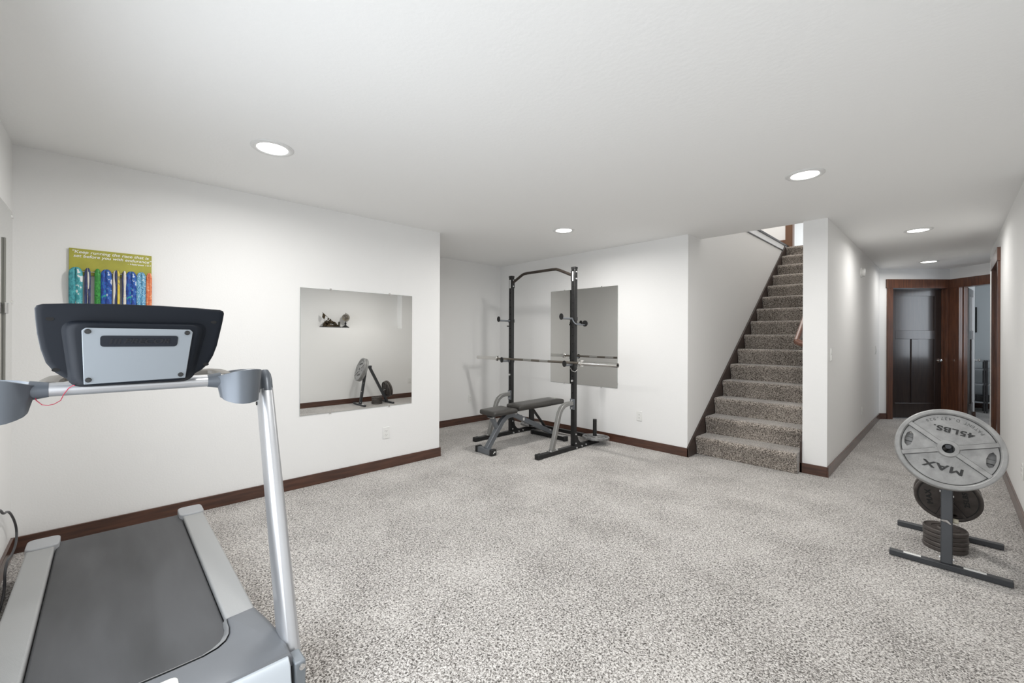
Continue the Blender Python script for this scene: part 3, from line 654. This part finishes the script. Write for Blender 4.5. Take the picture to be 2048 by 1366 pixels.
# ------------------------------------------------------------------ squat rack
XU = (-4.092, -3.036); YU = 3.92
t = thing('squat_rack', 'black steel half squat rack with arched pull up bar in the recess', 'squat rack', (-3.585, 3.9, 0))
for k, x in enumerate(XU):
    up_ = B().box(x-0.027, x+0.027, YU-0.025, YU+0.025, 0.05, 2.105).build('upright', black_st, t, True, 0.004)
    for i in range(15):
        z = 0.66+0.095*i
        if z < 1.95: B().cyl((x, YU-0.0262, z), (x, YU-0.024, z), 0.009, 12).build('pin_hole', mat('hole_black', (0.002, 0.002, 0.002), 0.9), up_)
    B().box(x-0.030, x+0.030, YU-0.028, YU+0.028, 2.10, 2.125).build('end_cap', black_rub, t, True, 0.005)
    B().box(x-0.012, x+0.006, YU-0.0265, YU-0.025, 1.96, 2.07).build('sticker', label_w, up_, False)
    # foot
    B().box(x-0.026, x+0.026, 3.31, 4.40, 0.004, 0.050).build('foot', black_st, t, True, 0.004)
    B().box(x-0.030, x+0.030, 3.285, 3.36, 0.001, 0.056).build('foot_cap', black_rub, t, True, 0.006)
    # gusset plate behind the upright
    g = [(YU-0.02, 0.05), (YU-0.02, 0.20), (YU+0.03, 0.20), (YU+0.034, 0.15), (YU+0.05, 0.11), (YU+0.085, 0.075), (YU+0.13, 0.058), (YU+0.24, 0.05)]
    B().prism(g, 'x', x+0.027, x+0.032).build('gusset', black_st, t, False)
    for (a, z) in ((YU, 0.18), (YU, 0.075), (YU+0.02, 0.02), (YU+0.12, 0.025), (YU+0.20, 0.03)):
        B().cyl((x+0.026, a, z), (x+0.038, a, z), 0.009, 10).build('bolt', bolt_st, t)
    # curved front brace
    s = 1 if k == 0 else -1
    path = [(x, 3.53, 0.055), (x, 3.625, 0.36), (x, 3.655, 0.45), (x, 3.69, 0.50), (x, 3.74, 0.53), (x, 3.80, 0.54), (x, YU-0.03, 0.54)]
    B().beam(path, 0.024, 0.022, (1, 0, 0)).build('brace', grey_arm, t, True, 0.005)
    B().box(x-0.033, x+0.033, YU-0.031, YU-0.026, 0.465, 0.59).build('brace_bracket', grey_st, t, True, 0.002)
    B().box(x-0.033, x+0.033, 3.48, 3.60, 0.050, 0.056).build('foot_bracket', grey_arm, t, True, 0.002)
    for p_, q_ in (((x-0.004, YU-0.030, 0.57), (x-0.004, YU-0.040, 0.57)), ((x-0.004, YU-0.030, 0.485), (x-0.004, YU-0.040, 0.485)), ((x+0.022, 3.49, 0.055), (x+0.022, 3.49, 0.068)), ((x+0.022, 3.59, 0.055), (x+0.022, 3.59, 0.068))):
        B().cyl(p_, q_, 0.0095, 10).build('bolt', bolt_st, t)
    # plate post at the back
    B().cyl((x, 4.34, 0.045), (x, 4.34, 0.295), 0.024, 24).build('plate_post', black_st, t)
    # upper hook
    def hook(z, ln, name):
        h = B(); h.tube([(x-0.005, YU-0.02, z), (x-0.005, YU-ln, z)], 0.012, 14); o = h.build(name, grey_st, t)
        B().tube([(x-0.005, YU-ln, z+0.018), (x-0.005, YU-ln-0.010, z+0.018)], 0.027, 28, 2.0, 0.036, (1, 0, 0)).build('end_disc', black_st, o)
        B().box(x-0.031, x+0.031, YU-0.030, YU+0.028, z-0.022, z+0.022).build('sleeve', black_st, o, True, 0.003)
        return o
    hook(1.520, 0.223, 'bar_hook')
    hook(0.985, 0.165, 'bar_hook')
    B().tube([(x-0.02, YU-0.035, 1.45), (x-0.02, YU-0.06, 1.45)], 0.008, 10).build('lock_pin', black_st, t)
x = XU[1]
q = B(); q.tube([(x, YU-0.035, 1.52), (x+0.012, YU-0.03, 1.49), (x+0.028, YU-0.02, 1.463), (x+0.045, YU, 1.452), (x+0.055, YU+0.13, 1.452)], 0.0075, 12); o = q.build('rear_hook', grey_st, t)
B().cyl((x+0.055, YU+0.13, 1.468), (x+0.055, YU+0.142, 1.468), 0.036, 24).build('end_disc', black_st, o)
B().tube([(x-0.03, YU-0.03, 0.95), (x+0.0, YU-0.035, 0.915), (x+0.032, YU-0.02, 0.905), (x+0.036, YU+0.02, 0.93)], 0.005, 10).build('safety_clip', satin, t)
for xx in XU: B().cyl((xx, YU-0.04, 0.80), (xx, YU-0.024, 0.80), 0.012, 12).build('knob', bolt_st, t)
ya = YU
B().tube([(XU[0]+0.03, ya, 2.035), (-3.90, ya, 2.115), (-3.86, ya, 2.128), (-3.80, ya, 2.132), (-3.37, ya, 2.132), (-3.31, ya, 2.128), (-3.26, ya, 2.112), (XU[1]-0.03, ya, 2.030)], 0.0175, 18).build('pull_up_bar', mat('dark_bronze_steel', (0.05, 0.04, 0.033), 0.4, 0.5), t)
for k, x in enumerate(XU):
    s = 1 if k == 0 else -1
    B().box(min(x+s*0.027, x+s*0.034), max(x+s*0.027, x+s*0.034), YU-0.024, YU+0.024, 1.96, 2.08).build('bar_flange', black_st, t, True, 0.001)
    for z in (1.985, 2.065): B().cyl((x+0.026, YU, z), (x+0.036, YU, z), 0.009, 10).build('bolt', bolt_st, t)
B().box(XU[0], XU[1], 4.385, 4.425, 0.03, 0.075).build('rear_crossbar', black_st, t, True, 0.003)
# barbell
BY, BZ = 3.86, 1.0115
t = thing('barbell', 'chrome olympic barbell resting unloaded on the rack hooks', 'barbell', (-3.61, BY, BZ))
xl, xr_ = -4.727, -2.414
B().cyl((xl+0.44, BY, BZ), (xr_-0.48, BY, BZ), 0.0145, 20).build('bar_shaft', bar_st, t)
for a, c in ((-3.80, -3.66), (-3.52, -3.38)): B().cyl((a, BY, BZ), (c, BY, BZ), 0.0151, 20).build('smooth_grip_band', satin, t)
for a, c in ((xl, xl+0.432), (xr_-0.468, xr_)):
    q = B(); e = 1 if c > -3 else -1
    q.cyl((a, BY, BZ), (c, BY, BZ), 0.025, 28); q.build('sleeve', chrome, t)
    s0 = a if e > 0 else c
    q = B(); q.tube([(s0-0.022, BY, BZ), (s0-0.020, BY, BZ), (s0-0.004, BY, BZ), (s0, BY, BZ), (s0+0.012, BY, BZ), (s0+0.016, BY, BZ)], [0.022, 0.037, 0.037, 0.03, 0.037, 0.026], 28); q.build('collar', chrome, t)
    q = B(); xe = c if e > 0 else a; q.cyl((xe-0.0, BY, BZ), (xe+e*0.003, BY, BZ), 0.013, 16); q.build('end_bolt', black_st, t)
# plates on the rack posts
plate('weight_plate', 'small silver grey plate lying flat over the right rear post of the rack', Matrix.Translation((-3.012, 4.33, 0.078)) @ Matrix.Rotation(R(-3), 4, 'X') @ Matrix.Rotation(0.5, 4, 'Z'), 0.165, 0.016, iron_l)
plate('weight_plate', 'small silver grey plate lying flat over the left rear post behind the bench', Matrix.Translation((-4.09, 4.33, 0.078)) @ Matrix.Rotation(R(-3), 4, 'X') @ Matrix.Rotation(1.5, 4, 'Z'), 0.165, 0.016, iron_l)

# ------------------------------------------------------------------ bench
xb = -3.585
t = thing('weight_bench', 'adjustable weight bench with black pads on a graphite steel frame inside the rack', 'bench', (xb, 3.6, 0))
B().box(xb-0.128, xb+0.10, 3.025, 3.085, 0.004, 0.064).build('front_foot', grey_st, t, True, 0.004)
for a, c in ((xb-0.155, xb-0.118), (xb+0.09, xb+0.13)):
    o = B().box(a, c, 3.018, 3.092, 0.0, 0.071).build('foot_cap', black_rub, t, True, 0.006)
    if c > xb:
        B().prism([(3.04, 0.026), (3.052, 0.026), (3.06, 0.04), (3.068, 0.03), (3.078, 0.048), (3.066, 0.046), (3.058, 0.052), (3.05, 0.04)], 'x', c, c+0.0012).build('logo_mark', label_w, o, False)
beam = [(3.06, 0.05), (3.21, 0.24), (3.285, 0.335), (3.33, 0.368), (3.385, 0.388), (3.44, 0.390), (3.50, 0.375), (3.57, 0.340), (4.15, 0.075)]
path = []
B().beam([(xb, a, z) for a, z in beam], 0.028, 0.028, (1, 0, 0)).build('main_beam', grey_st, t, True, 0.005)
B().beam([(xb, 3.12, 0.425), (xb, 3.215, 0.25)], 0.022, 0.022, (1, 0, 0)).build('seat_post', grey_st, t, True, 0.004)
B().box(xb-0.30, xb+0.24, 4.125, 4.175, 0.006, 0.056).build('rear_foot', black_st, t, True, 0.004)
B().box(xb+0.05, xb+0.23, 4.128, 4.172, 0.056, 0.0575).build('worn_strip', satin, t, False)
for a in (xb-0.335, xb+0.225): B().box(a, a+0.035, 4.118, 4.182, 0.0, 0.062).build('foot_cap', black_rub, t, True, 0.006)
q = B()
for i in range(6):
    f = i/5; a = 3.63+f*0.30; z = 0.345-(a-3.57)*0.457
    q.prism([(a-0.012, z-0.01), (a-0.022, z+0.045), (a-0.006, z+0.030), (a+0.02, z-0.018)], 'x', xb-0.012, xb+0.012)
q.build('ladder_teeth', grey_st, t, False, 0.002)
B().box(xb-0.0, xb+0.0285, 3.605, 3.635, 0.30, 0.335).build('sticker', label_w, t, False)
B().beam([(xb, 3.79, 0.43), (xb, 4.06, 0.135), (xb, 4.13, 0.115)], 0.017, 0.010, (1, 0, 0)).build('back_brace', black_st, t, True, 0.003)
B().box(xb-0.015, xb+0.015, 3.75, 3.80, 0.20, 0.44).build('brace_strut', black_st, t, True, 0.003)
B().box(xb-0.03, xb+0.03, 3.46, 4.12, 0.42, 0.452).build('pad_rail', black_st, t, True, 0.004)
B().box(xb-0.025, xb+0.025, 3.08, 3.44, 0.40, 0.425).build('seat_rail', black_st, t, True, 0.004)
for p_, q_, r_ in (((xb-0.05, 3.45, 0.41), (xb+0.07, 3.45, 0.41), 0.010), ((xb-0.045, 3.12, 0.395), (xb+0.045, 3.12, 0.395), 0.009), ((xb-0.035, 4.10, 0.115), (xb+0.045, 4.10, 0.115), 0.008)):
    B().cyl(p_, q_, r_, 12).build('pivot_bolt', bolt_st, t)
def pad(name, prof, z0, z1, tl=0.0, y0=0):
    """prof: plan polygon (x,y); slightly domed pad"""
    n = len(prof); cx = sum(p[0] for p in prof)/n; cy = sum(p[1] for p in prof)/n
    def lp(s, z): return [(cx+(p[0]-cx)*(1-s/0.15*0.15) if False else p[0]+(cx-p[0])*s, p[1]+(cy-p[1])*s*0.5, z+(p[1]-y0)*tl) for p in prof]
    return B().loft([lp(0.06, z0), lp(0.0, z0+0.010), lp(0.0, z1-0.016), lp(0.03, z1-0.006), lp(0.10, z1), lp(0.5, z1+0.003)]).build(name, vinyl, t, True, angle=80)
def rnd(pts, r=0.03, n=5):
    out = []
    for i, p in enumerate(pts):
        a = Vector(pts[i-1]); b_ = Vector(p); c = Vector(pts[(i+1) % len(pts)])
        d1 = (a-b_).normalized(); d2 = (c-b_).normalized()
        s = b_+d1*r; e = b_+d2*r
        for k in range(n+1):
            f = k/n; out.append(tuple((s*(1-f)**2+b_*2*f*(1-f)+e*f*f)))
    return out
pad('seat_pad', rnd([(-3.745, 3.075), (-3.455, 3.06), (-3.455, 3.43), (-3.78, 3.44)][::1]), 0.425, 0.475)
bp_ = pad('back_pad', rnd([(-3.70, 3.455), (-3.455, 3.455), (-3.42, 4.23), (-3.69, 4.23)]), 0.447, 0.505, 0.012, 3.45)
B().box(-3.61, -3.50, 4.12, 4.19, 0.5165, 0.5185).build('white_label', mat('grey_label', (0.3, 0.3, 0.28), 0.5), bp_, False)

# ------------------------------------------------------------------ treadmill
YM = 0.07
t = thing('treadmill', 'large grey treadmill seen from its front, console back towards the camera', 'treadmill', (-2.4, YM, 0))
def side(y): return 2*YM-y
# deck
B().box(-3.34, -1.80, YM-0.262, YM+0.262, 0.165, 0.187).build('running_belt', belt_m, t, True, 0.008, 3)
o = B().box(-3.35, -1.55, YM-0.33, YM+0.33, 0.03, 0.163).build('deck_frame', mat('deck_dark', (0.05, 0.05, 0.055), 0.5), t, True, 0.004)
B().cyl((-3.325, YM-0.27, 0.145), (-3.325, YM+0.27, 0.145), 0.040, 24).build('rear_roller', black_rub, t)
for s in (1, -1):
    ya_, yb_ = sorted((YM+s*0.266, YM+s*0.366))
    B().box(-3.25, -1.86, ya_, yb_, 0.05, 0.202).build('foot_rail', rail_m, t, True, 0.008, 3)
    yc_, yd_ = sorted((YM+s*0.250, YM+s*0.372))
    B().prism(rnd([(-3.385, yc_), (-3.235, yc_), (-3.235, yd_), (-3.385, yd_)] if s > 0 else [(-3.385, yc_), (-3.235, yc_), (-3.235, yd_), (-3.385, yd_)], 0.035, 5), 'z', 0.02, 0.212).build('end_cap', cap_m, t, True, 0.006, 3)
    B().box(-3.22, -3.12, YM+s*0.33-0.02, YM+s*0.33+0.02, 0.0, 0.03).build('rubber_foot', black_rub, t, True, 0.004)
# motor hood, plan outline with the curved cut-out round the belt
half = [(-1.575, 0.465), (-1.66, 0.470), (-1.75, 0.467), (-1.83, 0.458), (-1.90, 0.447), (-1.958, 0.436), (-1.951, 0.336), (-1.918, 0.333), (-1.880, 0.332), (-1.842, 0.325), (-1.810, 0.309), (-1.787, 0.280), (-1.775, 0.240), (-1.772, 0.16), (-1.772, 0.07)]
outl = half+[(a, side(b_)) for a, b_ in half[-2::-1]]
def ofs(pts, zt, k):
    return [(a, b_, zt) for a, b_ in pts]
hb = B()
cx, cy = -1.70, YM
def rim(d, z):
    out = []
    n = len(outl)
    for i in range(n):
        p = Vector(outl[i]); a = Vector(outl[i-1]); c = Vector(outl[(i+1) % n])
        e1 = (p-a); e2 = (c-p)
        if e1.length < 1e-6: e1 = e2
        n1 = Vector((e1.y, -e1.x)).normalized(); n2 = Vector((e2.y, -e2.x)).normalized(); m_ = (n1+n2)
        m_ = m_.normalized() if m_.length > 1e-4 else n1
        q = p+m_*d*SG
        out.append((q.x, q.y, z))
    return out
SG = 1
tst = rim(0.01, 0)
SG = 1 if abs(tst[2][1]-YM) < abs(outl[2][1]-YM) else -1
hb.loft([rim(0.0, 0.165), rim(0.0, 0.192), rim(0.003, 0.201), rim(0.010, 0.207), rim(0.020, 0.210)], cap0=True, cap1=True)
hb.build('motor_hood', hood_m, t, True, angle=50)
lipp = [(a-0.030 if i > 5 and i < len(outl)-6 else a, b_) for i, (a, b_) in enumerate(outl)]
seq = [p for i, p in enumerate(outl) if 6 <= i <= len(outl)-7]
def lipline(dx, z):
    return [(p[0]-dx*max(0.0, min(1, (p[0]+1.955)/0.12)), p[1]-(0.010*dx/0.03)*max(-1, min(1, (p[1]-YM)/0.2))*(1 if abs(p[1]-YM) > 0.2 else 0), z) for p in seq]
lb = B(); A = [lb.bm.verts.new(p) for p in lipline(-0.002, 0.2075)]; C = [lb.bm.verts.new(p) for p in lipline(0.030, 0.190)]; D_ = [lb.bm.verts.new(p) for p in lipline(0.026, 0.186)]
for P_, Q_ in ((A, C), (C, D_)):
    for i in range(len(A)-1): lb.bm.faces.new([P_[i], P_[i+1], Q_[i+1], Q_[i]])
lb.build('hood_lip', hood_l, t, True, angle=80)
# front panel in front of the hood
fp = B(); yl, yr = side(0.452), 0.452
fp.loft([[(-1.578, yl, 0.03), (-1.578, yr, 0.03), (-1.578, yr, 0.205), (-1.578, yl, 0.205)], [(-1.565, yl, 0.03), (-1.565, yr, 0.03), (-1.569, yr, 0.207), (-1.569, yl, 0.207)], [(-1.505, yl, 0.02), (-1.505, yr, 0.02), (-1.545, yr, 0.185), (-1.545, yl, 0.185)]])
fp.build('front_panel', front_m, t, True, 0.004)
st_ = B().prism(rnd([(-1.72, 0.02), (-1.66, 0.02), (-1.66, 0.165), (-1.72, 0.165)], 0.022, 5), 'z', 0.2102, 0.2112)
st_.build('hood_sticker', mat('cream_sticker', (0.72, 0.70, 0.64), 0.5), t, False)
# uprights
for s in (1, -1):
    yy = 0.487 if s > 0 else side(0.487)
    B().tube([(-1.645, yy, 0.04), (-1.713, yy, 0.215), (-2.040, yy, 1.068)], [0.031, 0.031, 0.026], 28, 3.2, 0.058, (0, 1, 0)).build('upright', silver_t, t)
    B().tube([(-2.023, yy, 1.063), (-2.040, yy, 1.108), (-2.050, yy, 1.130), (-2.058, yy, 1.146), (-2.064, yy, 1.154)], [0.026, 0.026, 0.0245, 0.018, 0.006], 28, 2.4, [0.046, 0.046, 0.041, 0.030, 0.010], (0, 1, 0)).build('upright_cap', holder_m, t)
    B().box(-1.62, -1.545, yy-0.022, yy+0.014, 0.0, 0.186).build('base_bracket', silver_p, t, True, 0.006)
    q = B(); q.cyl((-1.548, yy, 0.168), (-1.539, yy, 0.168), 0.010, 16); q.cyl((-1.540, yy, 0.168), (-1.536, yy, 0.168), 0.006, 16); q.build('bolt', satin, t)
    B().cyl((-2.052, yy-s*0.024, 1.017), (-2.052, yy-s*0.0285, 1.017), 0.008, 14).build('screw', black_rub, t)
# crossbar
XC, ZC = -1.93, 1.136
B().cyl((XC, side(0.40), ZC), (XC, 0.40, ZC), 0.0215, 28).build('crossbar', silver_t, t)
# rear grip bar facing the runner
gp = [(-1.94, side(0.275), 1.148), (-2.02, side(0.275), 1.152), (-2.08, side(0.265), 1.157), (-2.10, side(0.24), 1.159), (-2.10, 0.30, 1.159), (-2.08, 0.325, 1.157), (-2.02, 0.335, 1.152), (-1.94, 0.335, 1.148)]
B().tube(gp, 0.012, 16, 3.0, 0.024, (0, 0, 1)).build('grip_bar', beige_g, t)
# cup holders: open tapered shells between the crossbar end and the upright
for s in (1, -1):
    loops = []
    def P(y, x, z): return (x, (y if s > 0 else side(y)), z)
    top = [(0.292, -1.915, 1.150), (0.305, -1.900, 1.155), (0.322, -1.880, 1.162), (0.345, -1.862, 1.170), (0.370, -1.852, 1.175), (0.395, -1.853, 1.176), (0.420, -1.866, 1.175), (0.440, -1.895, 1.172), (0.452, -1.94, 1.168), (0.455, -1.99, 1.165),
           (0.450, -2.03, 1.165), (0.40, -2.05, 1.165), (0.34, -2.03, 1.160), (0.30, -1.97, 1.155)]
    bot = [(0.312, -1.905, 1.070), (0.318, -1.888, 1.063), (0.330, -1.872, 1.057), (0.348, -1.860, 1.051), (0.370, -1.852, 1.048), (0.392, -1.854, 1.048), (0.414, -1.868, 1.050), (0.432, -1.897, 1.052), (0.442, -1.94, 1.055), (0.445, -1.985, 1.058),
           (0.44, -2.01, 1.06), (0.40, -2.025, 1.06), (0.35, -2.01, 1.062), (0.315, -1.96, 1.067)]
    ctr = Vector((0.375, -1.95))
    def inn(l, k, dz): return [P(y+(ctr[0]-y)*k, x_+(ctr[1]-x_)*k, z+dz) for y, x_, z in l]
    q = B().loft([inn(bot, 0.0, 0), [P(*v_) for v_ in top], inn(top, 0.06, 0.002), inn(top, 0.10, -0.004), inn(bot, 0.12, 0.01)])
    q.build('cup_holder', holder_m, t, True, angle=60)
    B().tube([P(0.270, XC, ZC), P(0.31, XC, ZC)], [0.0225, 0.030], 24).build('bar_sleeve', holder_m, t)
    B().cyl(P(0.385, -1.955, 1.047), P(0.385, -1.955, 1.056), 0.03, 20).build('drain_cap', black_rub, t)
# console
CN = thing
zb_ = 0
def lean(z): return -1.785+(z-1.27)*0.22
outc = [(-0.1475, 1.380), (-0.1465, 1.350), (-0.144, 1.310), (-0.138, 1.265), (-0.128, 1.225), (-0.112, 1.198), (-0.092, 1.179), (-0.070, 1.165), (-0.055, 1.157), (0.02, 1.154), (0.12, 1.154), (0.190, 1.157), (0.212, 1.170), (0.235, 1.185), (0.254, 1.205), (0.268, 1.235), (0.278, 1.270), (0.286, 1.320),
        (0.2915, 1.355), (0.2945, 1.383), (0.2915, 1.391), (0.2815, 1.3955), (0.22, 1.3985), (0.12, 1.401), (0.02, 1.4005), (-0.08, 1.397), (-0.132, 1.3925), (-0.1435, 1.388)]
cyc, czc = 0.073, 1.285
def cl(k, dx, ins=0.0, lst=None):
    out = []
    for y, z in (lst or outc):
        yy = cyc+(y-cyc)*k; zz = czc+(z-czc)*k
        out.append((lean(zz)+dx, yy, zz))
    return out
sh = B().loft([cl(0.93, -0.085), cl(0.985, -0.075), cl(1.0, -0.060), cl(1.0, -0.006), cl(0.992, 0.000), cl(0.975, 0.003), cl(0.93, 0.004)], True, True)
con = sh.build('console', shell, t, True, angle=50)
blk = rnd([(-0.093, 1.345), (-0.075, 1.152), (0.205, 1.152), (0.243, 1.345)], 0.035, 6)
def bl(k, dx, kz=None):
    out = []
    for y, z in blk:
        yy = cyc+(y-cyc)*k; zz = 1.25+(z-1.25)*(kz or k); out.append((lean(zz)+dx, yy, zz))
    return out
B().loft([bl(1.06, 0.002, 1.03), bl(1.03, 0.005, 1.02), bl(0.99, 0.012, 1.0), bl(0.95, 0.022, 0.98), bl(0.90, 0.028, 0.96), bl(0.86, 0.030, 0.95), bl(0.7, 0.030, 0.9)], True, True).build('housing', shell, con, True, angle=80)
# silver service plate
def sp(y, z, dx): return (lean(z)+dx, y, z)
pl = [(-0.0545, 1.319), (-0.046, 1.327), (0.196, 1.325), (0.204, 1.317), (0.188, 1.164), (0.066, 1.1615), (-0.0505, 1.159)]
pb = B().loft([[sp(y, z, 0.027) for y, z in pl], [sp(y, z, 0.036) for y, z in pl]])
plt_ = pb.build('service_plate', silver_p, con, True, 0.0015)
bd = rnd([(-0.016, 1.271), (0.163, 1.270), (0.166, 1.304), (-0.016, 1.304)], 0.009, 5)
B().loft([[sp(y, z, 0.035) for y, z in bd], [sp(y, z, 0.0385) for y, z in bd]]).build('name_badge', mat('badge_black', (0.010, 0.012, 0.017), 0.5, spec=0.2), con, True, 0.001)
tm = frame(sp(0.088, 1.2865, 0.0388), (0, 1, 0), Vector((lean(1.3)-lean(1.2), 0, 0.1)))
emb = mat('embossed_black', (0.006, 0.007, 0.010), 0.3, spec=0.5)
text_bm('PRECOR', 0.021, 0.0009, tm, shear=0.3, width=0.108, bold=0.0012).build('raised_lettering', emb, con, True)
q = B()
for i in range(3):
    y = 0.003+0.0095*i; q.loft([[sp(y, 1.279, 0.038), sp(y+0.005, 1.279, 0.038), sp(y+0.009, 1.294, 0.038), sp(y+0.004, 1.294, 0.038)], [sp(y, 1.279, 0.0395), sp(y+0.005, 1.279, 0.0395), sp(y+0.009, 1.294, 0.0395), sp(y+0.004, 1.294, 0.0395)]])
q.build('raised_stripes', emb, con, False)
def screw(y, z, dx, r, m=black_rub):
    a = Vector(sp(y, z, dx)); q = B(); q.cyl(a, a+Vector((0.004, 0, -0.001)), r, 16, r*0.85); q.cyl(a+Vector((0.0035, 0, -0.001)), a+Vector((0.0045, 0, -0.001)), r*0.4, 6); q.build('screw', m, con)
for y, z in ((-0.042, 1.316), (0.189, 1.314), (-0.041, 1.172), (0.175, 1.176)): screw(y, z, 0.036, 0.0075)
for y, z in ((-0.118, 1.351), (0.264, 1.352), (-0.108, 1.204), (0.247, 1.206)):
    a = Vector(sp(y, z, 0.0035)); B().tube([a, a+Vector((0.0015, 0, 0))], 0.0085, 20, 2.0, 0.0055, (0, 1, 0)).build('screw_recess', mat('hole_black', (0.002, 0.002, 0.002), 0.9), con)
for s in (-1, 1):
    y = YM+s*0.10
    B().box(-1.96, -1.93, y-0.03, y+0.03, ZC, 1.20).build('console_bracket', black_st, t, True, 0.003)
# red safety cord
B().tube([(-1.795, -0.070, 1.156), (-1.875, -0.076, 1.150), (-1.900, -0.087, 1.140), (-1.906, -0.098, 1.120), (-1.905, -0.104, 1.103), (-1.90, -0.117, 1.094), (-1.90, -0.130, 1.091), (-1.90, -0.142, 1.094), (-1.910, -0.155, 1.108), (-1.920, -0.158, 1.122)], 0.0012, 8).build('safety_cord', mat('red_cord', (0.35, 0.02, 0.05), 0.5), t)
# power cord hanging at the near wall
t = B()
pts = [(-3.00, -0.36, 0.50), (-3.12, -0.365, 0.475), (-3.25, -0.37, 0.415), (-3.40, -0.375, 0.385), (-3.55, -0.38, 0.335), (-3.68, -0.378, 0.25), (-3.735, -0.375, 0.18), (-3.70, -0.372, 0.13), (-3.62, -0.37, 0.115), (-3.50, -0.37, 0.115), (-3.37, -0.37, 0.14), (-3.32, -0.372, 0.10), (-3.30, -0.37, 0.03), (-3.20, -0.365, 0.008), (-2.9, -0.36, 0.006), (-2.4, -0.345, 0.006)]
def smooth_path(p, it=3):
    p = [Vector(a) for a in p]
    for _ in range(it):
        q = [p[0]]
        for a, b_ in zip(p, p[1:]): q += [a*0.75+b_*0.25, a*0.25+b_*0.75]
        q.append(p[-1]); p = q
    return p
t.tube(smooth_path(pts), 0.0055, 10).build('power_cord', mat('cord_grey', (0.06, 0.06, 0.065), 0.5), label='dark grey power cord looping down the near wall beside the treadmill', cat='cord')

# ------------------------------------------------------------------ bedroom beyond the open door
t = thing('shelf_unit', 'dark open shelf unit in the room beyond the open door', 'shelf', (0.52, 11.3, 0))
dk = mat('dark_shelf', (0.03, 0.028, 0.03), 0.5); gl = mat('grey_shelf', (0.30, 0.31, 0.32), 0.4)
sx0, sx1, sy0, sy1 = 0.305, 0.75, 11.15, 11.50
for z in (0.17, 0.485, 0.75, 0.905): B().box(sx0, sx1, sy0, sy1, z, z+0.025).build('shelf_board', gl, t, False, 0.003)
for x_ in (0.41, 0.44, 0.72):
    for y_ in (sy0-0.02, sy1-0.04): B().box(x_, x_+0.022, y_, y_+0.03, 0, 0.93).build('post', dk, t, False, 0.002)
B().box(0.32, 0.70, 11.2, 11.45, 0.196, 0.30).build('storage_box', mat('box_black', (0.02, 0.02, 0.02), 0.5), None, False, 0.01, label='low black box on the bottom board of the shelf beyond the door', cat='box')
t = thing('wall_picture', 'small dark wall picture in the room beyond the open door, above the shelf', 'picture', (0.30, 11.89, 1.43))
B().box(0.302, 0.352, 11.875, 11.8995, 1.43, 1.91).build('frame', black_st, t, False, 0.003)
